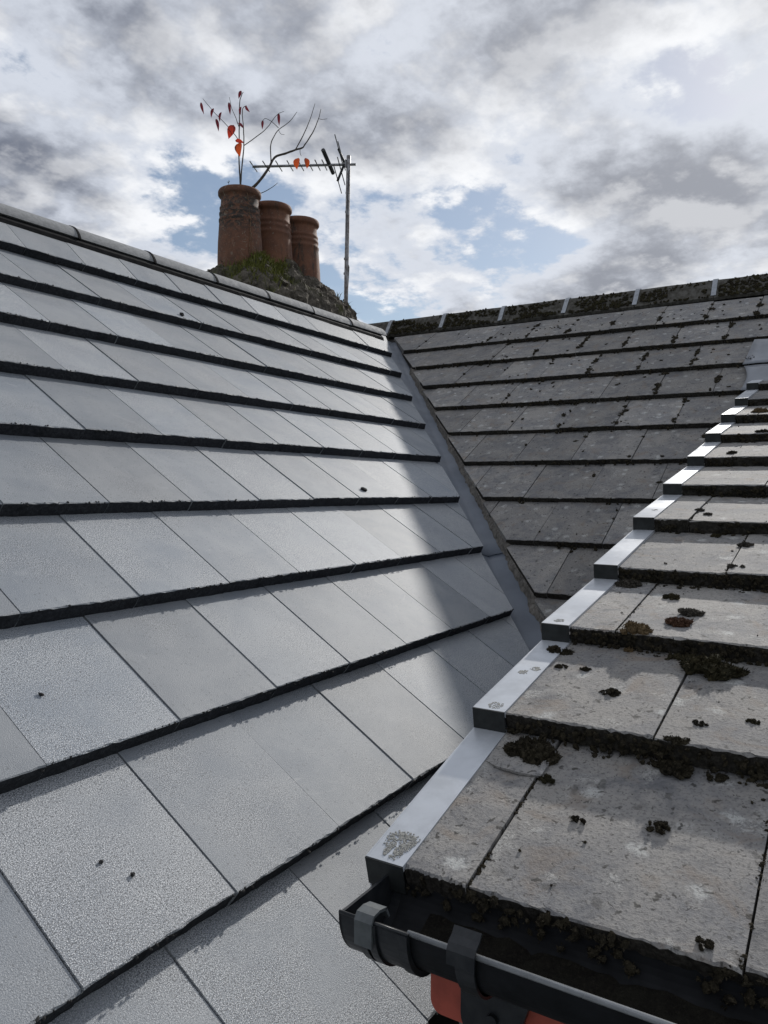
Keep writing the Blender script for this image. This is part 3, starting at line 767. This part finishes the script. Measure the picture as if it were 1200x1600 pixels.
for i, (pu, z0, tl) in enumerate(((4.395, 1.575, (-.012, .0)), (4.755, 1.570, (-.02, -.01)), (5.115, 1.565, (-.015, 0)))):
    kz = .605 / .6
    v_, f_ = lathe([(r_, z * kz) for r_, z in potp], W3(pu, CV, z0), tl, 48, .012)
    o = mk('chimney_pot', v_, f_, 'pot' if i else 'pot_stained', chim, True, W3(pu, CV, z0)); o['label'] = plabel[i]
    n_ = 24; mk('pot_soil', [W3(pu + .122 * math.cos(2 * math.pi * a / n_) + tl[0] * .5, CV + .122 * math.sin(2 * math.pi * a / n_), z0 + .52) for a in range(n_)], [tuple(range(n_))], 'moss_dark', o)
# pale root-like streak of lime running down the nearest pot
mb = MB(); pts = []
for i in range(26):
    t = i / 25; a = R(243) + .10 * math.sin(t * 5) + t * .12 + .03 * noise.noise(Vector((t * 9, 0, 0))); z = .56 - .55 * t
    rr = .1425 + (.168 - .1425) * min(1, max(0, (.47 - z) / .3)) + .002
    pts.append(W3(4.395 + rr * math.cos(a) - .012 * z, CV + rr * math.sin(a), 1.575 + z))
mb.tube(pts, [.0026 + .0022 * noise.noise(Vector((i * .9, 0, 0))) for i in range(26)], 6)
mb.tube([pts[13] + r0 * .000, pts[15] + r0 * .012, pts[18] + r0 * .02, pts[22] + r0 * .022], .0018, 5); mb.build('lime_streak', 'pot_lime', chim, True)

# grass and weeds on the mortar
gr = random.Random(9); mb = MB()
for i in range(1500):
    if gr.random() < .78: u, v = gr.gauss(4.36, .12), gr.gauss(3.80, .07)
    elif gr.random() < .5: u, v = gr.gauss(4.60, .03), gr.gauss(3.80, .03)
    else: u, v = gr.gauss(5.45, .07), gr.gauss(3.86, .06)
    if not (3.63 < v < 3.98) or math.hypot(u - 4.395, v - CV) < .165: continue
    p0 = W3(u, v, moundz(u, v) - .01); hgt = gr.uniform(.03, .095); lean = Vector((gr.gauss(0, .5), gr.gauss(-.2, .4), 1)).normalized()
    a = Vector((gr.gauss(0, 1), gr.gauss(0, 1), 0)).normalized() * .0035
    p1 = p0 + lean * hgt * .6; p2 = p0 + lean * hgt + Vector((lean.x * .4, lean.y * .4, -.25)) * hgt * .5
    mb.add([p0 - a, p0 + a, p1 + a * .7, p1 - a * .7, p2], [(0, 1, 2, 3), (3, 2, 4)])
tag(mb.build('grass', 'grass_blade'), 'yellow green grass tufts on the chimney mortar', 'grass', kind='stuff')


def weed(label, base, hgt, lean, n, seed, leafy=True):
    t = thing('weed', label, 'weed', base); q = random.Random(seed); mb = MB(); pts = []
    for i in range(9):
        s_ = i / 8; pts.append(base + r0 * (lean * s_ * hgt + .01 * noise.noise(Vector((s_ * 4, seed, 0)))) + up * hgt * s_ + f0 * .01 * noise.noise(Vector((s_ * 4, seed, 7))))
    mb.tube(pts, [.0028 * (1 - .6 * i / 8) for i in range(9)], 5); mb.build('stem', 'bark', t)
    for i in range(n):
        s_ = q.uniform(.15, 1); p = pts[min(8, int(s_ * 8))]; dd = (r0 * q.gauss(0, 1) + f0 * q.gauss(0, 1) + up * q.gauss(.2, .5)).normalized(); l = q.uniform(.012, .022) * (1.3 - .5 * s_)
        e = dd.cross(up).normalized() * l * .28; c = p + dd * l * .4
        if i % 3 == 0 and leafy: c = c + dd * .015
        mk('leaf', [p, c - e + up * .002, p + dd * l * 1.3, c + e + up * .002, c], [(0, 1, 4), (1, 2, 4), (2, 3, 4), (3, 0, 4)], 'weed_leaf', t)


def at(x, y, dpt): return Vector((0, 0, H)) + fw * dpt + cr * ((x - 600) / FOC * dpt) + cu * ((800 - y) / FOC * dpt)


weed('dark leafy weed at the left end of the chimney mortar', W3(4.10, 3.86, moundz(4.10, 3.86) - .02), .20, -.22, 22, 4)
weed('tiny green sprig on the rim of the nearest chimney pot', W3(4.31, 4.05, 2.165), .085, .15, 8, 6)
weed('thin dry stalk on the mortar right of the last chimney pot', W3(5.42, 3.93, moundz(5.42, 3.93) - .01), .14, -.22, 5, 8)

# ------------------------------------------------------------------ sapling in the nearest pot (laid out in metres from its root)
SB = W3(4.395 + .0, CV, 2.06)
sap = thing('sapling', 'thin bare branched sapling with few red leaves growing from a chimney pot', 'sapling', SB)
K = 1 / 782.0
def sx(p, dz=0.0): return SB + r0 * ((p[0] - 318) * K) + up * ((685 - p[1]) * K + .105) + f0 * dz
stems = [
 ('stem', [(318, 765), (318, 685), (316, 600), (308, 480), (308, 380), (310, 250), (310, 150), (322, 105), (330, 90)], .0075, .0022, .0, .04),
 ('stem', [(319, 765), (320, 685), (323, 600), (333, 500), (342, 410), (340, 320), (335, 230), (345, 205), (362, 200)], .0065, .002, .01, -.05),
 ('twig', [(308, 375), (280, 340), (230, 290), (170, 235), (120, 180)], .0032, .0016, .02, -.10),
 ('twig', [(306, 290), (280, 220), (258, 170), (240, 95)], .0030, .0016, .03, .10),
 ('twig', [(342, 415), (400, 365), (460, 310), (500, 250), (530, 205), (562, 184)], .0036, .0016, -.02, .08),
 ('branch', [(330, 745), (345, 692), (400, 652), (440, 612), (482, 556), (522, 490), (580, 470), (640, 450), (685, 437)], .0125, .006, -.02, -.06),
 ('twig', [(685, 437), (740, 360), (775, 287), (790, 235)], .0052, .0018, -.06, -.10),
 ('twig', [(640, 450), (680, 360), (720, 250), (746, 148)], .0048, .0018, -.05, .05),
 ('twig', [(500, 512), (495, 420), (510, 360), (540, 308), (600, 255), (641, 192)], .0048, .0018, -.04, .06),
 ('twig', [(538, 306), (500, 268), (460, 245), (442, 262)], .0026, .0014, 0.0, .03),
 ('twig', [(775, 289), (800, 293), (826, 289)], .002, .0013, -.10, -.10),
 ('twig', [(540, 320), (552, 340), (574, 345)], .002, .0012, 0, 0),
 ('twig', [(350, 740), (365, 690), (430, 674), (490, 640), (528, 605)], .0042, .0018, .0, .05),
 ('twig', [(668, 442), (668, 465), (676, 486)], .0026, .0016, -.06, -.06),
]
for nm, pts, ra, rb, d0, d1 in stems:
    P = [sx(p, d0 + (d1 - d0) * i / (len(pts) - 1)) for i, p in enumerate(pts)]; Q = []
    for i in range(len(P) - 1):
        for s_ in range(4):
            t = s_ / 4; p_1 = P[max(i - 1, 0)]; p2 = P[min(i + 2, len(P) - 1)]
            c = .5 * ((2 * P[i]) + (P[i + 1] - p_1) * t + (2 * p_1 - 5 * P[i] + 4 * P[i + 1] - p2) * t * t + (3 * P[i] - p_1 - 3 * P[i + 1] + p2) * t ** 3)
            Q.append(c + r0 * .0022 * noise.noise(c * 30) + up * .0022 * noise.noise(c * 30 + Vector((9, 9, 9))))
    Q.append(P[-1]); n_ = len(Q)
    mb = MB(); mb.tube(Q, [(ra + (rb - ra) * i / (n_ - 1)) * (1 + .14 * noise.noise(Vector((i * 1.3, ra * 900, 0)))) for i in range(n_)], 7); mb.build(nm, 'bark', sap, True)
lv = random.Random(12)
def leaf(c, ln, wd, ang, col, dz=0.0, yaw=.5):
    """pointed blade folded along the midrib, hanging; ang = lean of the tip from straight down"""
    ax = (-up * math.cos(ang) + r0 * math.sin(ang)); sd = (r0 * math.cos(ang) + up * math.sin(ang)) * math.cos(yaw) + f0 * math.sin(yaw); nn = ax.cross(sd).normalized()
    c0 = sx(c, dz); v_ = []; f_ = []; n_ = 7
    for i in range(n_ + 1):
        t = i / n_; wv = wd * .5 * (math.sin(math.pi * min(1, t * 1.02) ** .8) ** .85 if 0 < t < 1 else 0); p = c0 + ax * ln * (t - .5) + nn * ln * .16 * math.sin(t * 3.0)
        v_ += [p - sd * wv + nn * wv * .45, p, p + sd * wv + nn * wv * .45]
    for i in range(n_): f_ += [(i * 3, i * 3 + 1, i * 3 + 4, i * 3 + 3), (i * 3 + 1, i * 3 + 2, i * 3 + 5, i * 3 + 4)]
    mk('leaf', v_, f_, col, sap, True)
for c, ln, wd, an, col, dz in (((118, 235), 80, 24, .25, 'leaf_crimson', -.10), ((247, 176), 84, 26, .1, 'leaf_crimson', .06), ((310, 104), 56, 28, -.3, 'leaf_crimson', .04),
        ((328, 226), 56, 26, -.05, 'leaf_crimson', -.04), ((368, 218), 52, 24, .6, 'leaf_crimson', -.05), ((170, 250), 64, 26, -.25, 'leaf_crimson', -.07), ((213, 265), 66, 24, -.15, 'leaf_crimson', -.05),
        ((195, 314), 84, 28, .2, 'leaf_crimson', -.06), ((323, 297), 54, 24, .75, 'leaf_crimson', 0), ((443, 279), 60, 22, -.05, 'leaf_crimson', .03), ((533, 230), 84, 26, .05, 'leaf_crimson', .08),
        ((267, 335), 96, 58, -.35, 'leaf_red', -.01), ((318, 432), 92, 62, .0, 'leaf_orange', .0), ((316, 390), 60, 30, 1.3, 'leaf_red', -.01),
        ((656, 530), 76, 52, -.1, 'leaf_orange', -.06), ((704, 527), 70, 42, .12, 'leaf_orange', -.06)):
    leaf(c, ln * K * .9, wd * K * (.66 if col == 'leaf_crimson' else .78), an, col, dz, lv.uniform(-.5, .5))

# ------------------------------------------------------------------ television aerial
AB = W3(5.805, CV, 2.875)
ant = thing('tv_aerial', 'weathered television aerial on a metal mast beside the chimney', 'aerial', W3(5.765, CV, 1.15))
K2 = 1 / 652.0
def ap(x, y, dz=0.0): return AB + r0 * ((x - 932) * K2) + up * ((556 - y) * K2) + f0 * dz
mb = MB(); mb.tube([W3(5.757, CV, 1.12), W3(5.775, CV, 1.8), W3(5.803, CV, 2.85), W3(5.806, CV, 2.95)], .0190, 14); mb.build('mast', 'galv', ant, True)
mb = MB(); mb.tube([ap(374, 572), ap(700, 563), ap(974, 556)], .011, 8); mb.build('boom', 'alloy', ant, True)
for i, x in enumerate((380, 453, 527, 592, 655, 708, 752, 792)):
    yb = 572 - (x - 374) * .0267; l = .10
    mb = MB(); mb.tube([ap(x - 10, yb - 3, -l), ap(x, yb, 0), ap(x + 10, yb + 3, l)], .0055, 6); mb.build('director', 'alloy', ant, True)
mb = MB(); mb.tube([ap(790, 512, -.14), ap(838, 582, .10)], .019, 6); mb.build('dipole', 'black_plastic', ant)
for (xa, ya, xb, yb) in ((908, 545, 873, 468), (908, 552, 868, 652)):
    mb = MB(); mb.tube([ap(xa, ya), ap(xb, yb)], .012, 6); o = mb.build('reflector_arm', 'black_plastic', ant)
    for s_ in (.45, .95):
        x_, y_ = xa + (xb - xa) * s_, ya + (yb - ya) * s_
        mb = MB(); mb.tube([ap(x_ - 14, y_ - 22, -.22), ap(x_ + 14, y_ + 22, .22)], .0045, 6); mb.build('rod', 'black_plastic', o)
mb = MB(); mb.box(ap(905, 580) - Vector((.02, .03, 0)), ap(945, 535) + Vector((.02, .03, 0))); mb.build('mast_clamp', 'galv', ant)
mb = MB(); pts = [ap(935, 600, -.02), ap(926, 800, -.03), ap(918, 1100, -.03), ap(938, 1150, -.02), ap(930, 1300, -.02), ap(915, 1420, -.02)]; mb.tube(pts, .004, 6); mb.build('cable', 'black_plastic', ant, True)
for y in (720, 830, 1100, 1185, 1340):
    mb = MB(); c = ap(932 - (y - 556) * .021, y); mb.tube([c - up * .008, c + up * .008], .0210, 12); mb.build('tape_band', 'rubber', ant)
mb = MB(); mb.box(W3(5.48, CV - .02, 1.20), W3(5.78, CV + .02, 1.235)); mb.build('wall_bracket', 'galv', ant)

# ------------------------------------------------------------------ moss
mr = random.Random(21)
nC = Vector((-math.sin(aC), 0, math.cos(aC)))
CL = [  # u, v, width, height factor, material, label
 (1.745, .446, .060, .34, 'moss_grey', 'low grey moss cushion under the step beside the third silver verge cap'),
 (1.676, .341, .034, .50, 'moss_olive', 'small round olive moss cushion alone on the sunlit tile'),
 (1.580, .288, .046, .45, 'moss_grey', 'grey black moss lump touching the reddish brown one'),
 (1.516, .296, .052, .42, 'moss_brown', 'reddish brown oblong moss lump on the sunlit tile'),
 (1.452, .360, .056, .50, 'moss_tan', 'tan dry moss clump hanging over the tile edge'),
 (1.392, .482, .046, .50, 'moss_dark', 'dark moss lump resting on a silver verge cap'),
 (1.331, .455, .025, .55, 'moss_dark', 'small dark moss lump just right of the verge cap'),
 (1.331, .412, .019, .85, 'moss_dark', 'upright little black moss lump on the tile'),
 (1.253, .347, .034, .45, 'moss_dark', 'elongated dark moss lump in the middle of the tile'),
 (1.385, .222, .088, .62, 'moss_olive', 'largest moss clump, heaped against the tile step'),
 (1.197, .203, .022, .45, 'moss_dark', 'small dark moss scrap right of the moss filled joint'),
 (1.227, .135, .022, .45, 'moss_olive', 'small olive moss scrap near the right edge of the photo'),
 (1.425, .283, .032, .60, 'moss_olive', 'round dark green cushion left of the largest clump'),
 (1.095, .419, .074, .55, 'moss_dark', 'shaggy black moss clump beside the torn slate slip'),
 (1.043, .376, .024, .70, 'moss_olive', 'small moss ball below the shaggy black clump'),
 (.999, .216, .028, .60, 'moss_dark', 'single black moss tuft on the lowest wide tile'),
 (.979, .309, .017, .60, 'moss_dark', 'small dark moss tuft on lichen speckled lowest tile'),
 (1.122, .221, .052, .42, 'moss_dark', 'flat dark moss band under the second step'),
 (1.124, .165, .026, .42, 'moss_dark', 'moss scrap under the second step near the right edge'),
 (.838, .134, .021, .50, 'moss_dark', 'small moss lump at the eaves edge above the gutter'),
 (2.003, .241, .036, .50, 'moss_grey', 'moss lump at the head of the fourth course joint'),
 (1.815, .239, .030, .50, 'moss_grey', 'moss lump at the foot of the fourth course joint'),
 (2.090, .320, .028, .50, 'moss_olive', 'moss ball tucked under the fifth course step'),
 (2.244, .390, .028, .40, 'moss_grey', 'moss lump in the joint of the fifth course'),
 (2.192, .359, .024, .35, 'moss_grey', 'thin moss scrap right of the fifth course joint'),
 (2.898, .400, .036, .45, 'moss_dark', 'dark moss lump in a joint of the seventh course'),
 (3.190, .338, .048, .35, 'moss_dark', 'flat moss scrap on the eighth course at the photo edge'),
 (3.605, .390, .066, .45, 'moss_tan', 'orange tan moss clump on a high course at the photo edge'),
]
for (u, v, wd, hf, mt_, lb) in CL:
    mb = MB(); big = wd > .05; n_ = 34 if wd > .06 else (20 if wd > .03 else 12)
    for i in range(n_):
        a = mr.uniform(0, 6.28); r_ = wd * .5 * math.sqrt(mr.random()); el = .62
        q = (u + r_ * math.sin(a) * el, v + r_ * math.cos(a)); k = 1 - (r_ / (wd * .5)) ** 2 * .7
        zz = zC(q[0])
        hh = wd * hf * .5 * k
        lump(mb, W3(q[0], q[1], zz + hh * mr.uniform(0, .7)), nC, wd * mr.uniform(.08, .17), max(.0025, hh * .55), mr, 90, True, .42)
    tag(mb.build('moss_clump', mt_), lb, 'moss', 'moss clumps on the foreground roof')

# moss crust along the step faces and joints of the foreground roof, and crumbs
mb = MB()
for k in range(11):
    u, z, a, L = FR[k]; far = 1 if k < 4 else .7
    bd = [.392, .094, -.204] if k % 2 == 0 else [.252, -.046, -.344]
    n_ = int((200 if k == 0 else 270) * far)
    for i in range(n_):
        v = mr.uniform(-.30, .472); s_ = mr.random() ** 1.6; zz = z - hC * (.18 + .9 * s_)
        if noise.noise(Vector((v * 9, k * 7.3, 0))) + .25 * s_ < -.16: continue
        lump(mb, W3(u + .002 + mr.gauss(0, .002), v, zz), (-1, 0, .25), mr.uniform(.0025, .0065), mr.uniform(.002, .0050), mr, 9, False, .75)
    for i in range(int(46 * far)):                 # litter caught at the foot of the step
        v = mr.uniform(-.30, .472)
        if noise.noise(Vector((v * 7, k * 3.3, 8))) < -.05: continue
        if k: lump(mb, W3(u - abs(mr.gauss(0, .010)), v, zC(u - .012) + .001), nC, mr.uniform(.002, .006), .0022, mr, 7, False, .8)
    for vj in bd:
        for i in range(int(70 * far)):
            s_ = mr.random()
            if noise.noise(Vector((s_ * 5, vj * 9, k * 5))) < -.12: continue
            lump(mb, W3(u + s_ * (CU[k + 1] - u), vj + mr.gauss(0, .0022), z + math.tan(a) * s_ * (CU[k + 1] - u) - .002), nC, mr.uniform(.0018, .0042), .002, mr, 5, False, .8)
    for i in range(16 if k < 3 else 8):            # stray crumbs
        s_ = mr.random(); v = mr.uniform(-.1, .46); uu = u + s_ * (CU[k + 1] - u)
        lump(mb, W3(uu, v, z + math.tan(a) * s_ * (CU[k + 1] - u)), nC, mr.uniform(.0012, .0034), .0018, mr, 5, False, .8)
tag(mb.build('moss_crust', 'moss_dark'), 'dark moss crust along the step edges and joints of the foreground roof', 'moss', kind='stuff')

# moss on the old roof: joints, step edges, heaviest below the ridge to the right
nB3 = Vector((-math.sin(aB), 0, math.cos(aB))); mb = MB()
for k in range(1, 10):
    U = UB1 - (k - 1) * gB * math.cos(aB); Z = ZB1 - (k - 1) * gB * math.sin(aB)
    off = (1.575 - .167 * (k - 6)) % WT; ve = cB1.y + (U - cB1.x) * (cB0.y - cB1.y) / (cB0.x - cB1.x)
    wet = {1: 1.0, 2: .75, 3: .7, 4: .62, 5: .4, 6: .22, 7: .22, 8: .35, 9: .3}[k]
    def surf(u): return Z + math.tan(tiltB) * (u - U)
    j = -3
    while off + j * WT < ve:
        vj = off + j * WT; j += 1
        side = min(1, max(.12, (ve - vj - .25) / 1.1))
        for i in range(int(46 * wet * side)):
            s_ = mr.random() * .29
            if noise.noise(Vector((s_ * 13, vj * 9, k * 5.1))) < .02: continue
            cl_ = noise.noise(Vector((s_ * 22, vj * 5, k * 2.1)))
            lump(mb, W3(U + s_, vj + mr.gauss(0, .006 + .010 * max(0, cl_)), surf(U + s_) + .002), nB3, mr.uniform(.005, .012) * (1 + max(0, cl_)), .006, mr, 9, False, .55)
    for i in range(int(150 * (.35 + wet))):
        v = mr.uniform(-.4, ve - .1)
        if noise.noise(Vector((v * 4, k * 7.3, 0))) < .05 - .25 * wet: continue
        lump(mb, W3(U + .001, v, Z - hB * mr.uniform(.1, 1)), (-1, 0, .2), mr.uniform(.004, .009), .005, mr, 7, False, .6)
    for i in range(int(150 * wet ** 2)):
        v = mr.uniform(-.3, ve - .3); s_ = mr.random() * .30
        if noise.noise(Vector((v * 5, s_ * 8, k * 3.0))) < .12 - (.12 if k == 1 else 0): continue
        lump(mb, W3(U + s_, v, surf(U + s_) + .001), nB3, mr.uniform(.003, .010), .004, mr, 6, False, .6)
tag(mb.build('moss', 'moss_dark'), 'scattered black moss in the joints of the old roof', 'moss', kind='stuff')
mb = MB()
for i in range(3200):
    v = mr.uniform(-.5, 3.5); s_ = mr.random() ** .8
    if noise.noise(Vector((v * 3.2, s_ * 2, 3))) < -.02 - .2 * s_ + .08 * max(0, v - 2.2): continue
    if any(abs(v - c) < .032 for c in cl_v): continue
    x_ = -.030 - .088 * s_; z_ = -.010 - .132 * s_
    lump(mb, W3(URB + x_ - .003, v, ZRB + z_ + .003), (-.8, 0, .6), mr.uniform(.004, .012), mr.uniform(.003, .0065), mr, 9, False, .5)
tag(mb.build('ridge_moss', 'moss_ridge'), 'thick dark green and brown moss along the old ridge', 'moss', kind='stuff')

# grit lying on the new tiles
for (u, v, s_, lb) in ((2.667, 1.757, .012, 'dark pebble lying on the new roof near the shadow edge'), (2.140, 3.233, .014, 'dark square bit of grit under the left ridge'), (2.80, 3.246, .009, 'speck of grit right under the ridge joint'),
                       (2.716, 2.85, .011, 'crumb of grit on the second course of the new roof'), (.798, 1.021, .0035, 'tiny dark speck on the large nearest tile, left of its twin'), (.828, .983, .004, 'tiny dark speck on the large nearest tile, right of its twin'), (.88, 1.292, .004, 'tiny dark speck on the tile at the left photo edge')):
    k = max(1, math.ceil((VA1 - v) / (gA * math.cos(aA))) + 1) if v < VA1 else 1
    Vk = VA1 - (k - 1) * gA * math.cos(aA); Zk = ZA1 - (k - 1) * gA * math.sin(aA)
    mb = MB(); lump(mb, W3(u, v, Zk + math.tan(tilt) * (v - Vk) + s_ * .3), (0, -math.sin(tilt), math.cos(tilt)), s_, s_ * .7, mr, 0, True)
    tag(mb.build('grit', 'grit'), lb, 'grit', 'grit on the new roof')
# crumbs of concrete along the new tile edges
mb = MB()
for k in range(1, 11):
    V = VA1 - (k - 1) * gA * math.cos(aA); Z = ZA1 - (k - 1) * gA * math.sin(aA)
    ue = cA1.x + (V - cA1.y) * (cA0.x - cA1.x) / (cA0.y - cA1.y)
    for i in range(190):
        u = mr.uniform(.63 * V - .3, ue)
        if noise.noise(Vector((u * 6, k * 4.0, 2))) < -.1: continue
        lump(mb, W3(u, V + mr.uniform(-.002, .002), Z - mr.random() ** 2 * .010), (0, -.4, .8), mr.uniform(.0010, .0034), .0022, mr, 2)
tag(mb.build('edge_crumbs', 'grit'), 'dark concrete crumbs along the new tile edges', 'crumbs', kind='stuff')
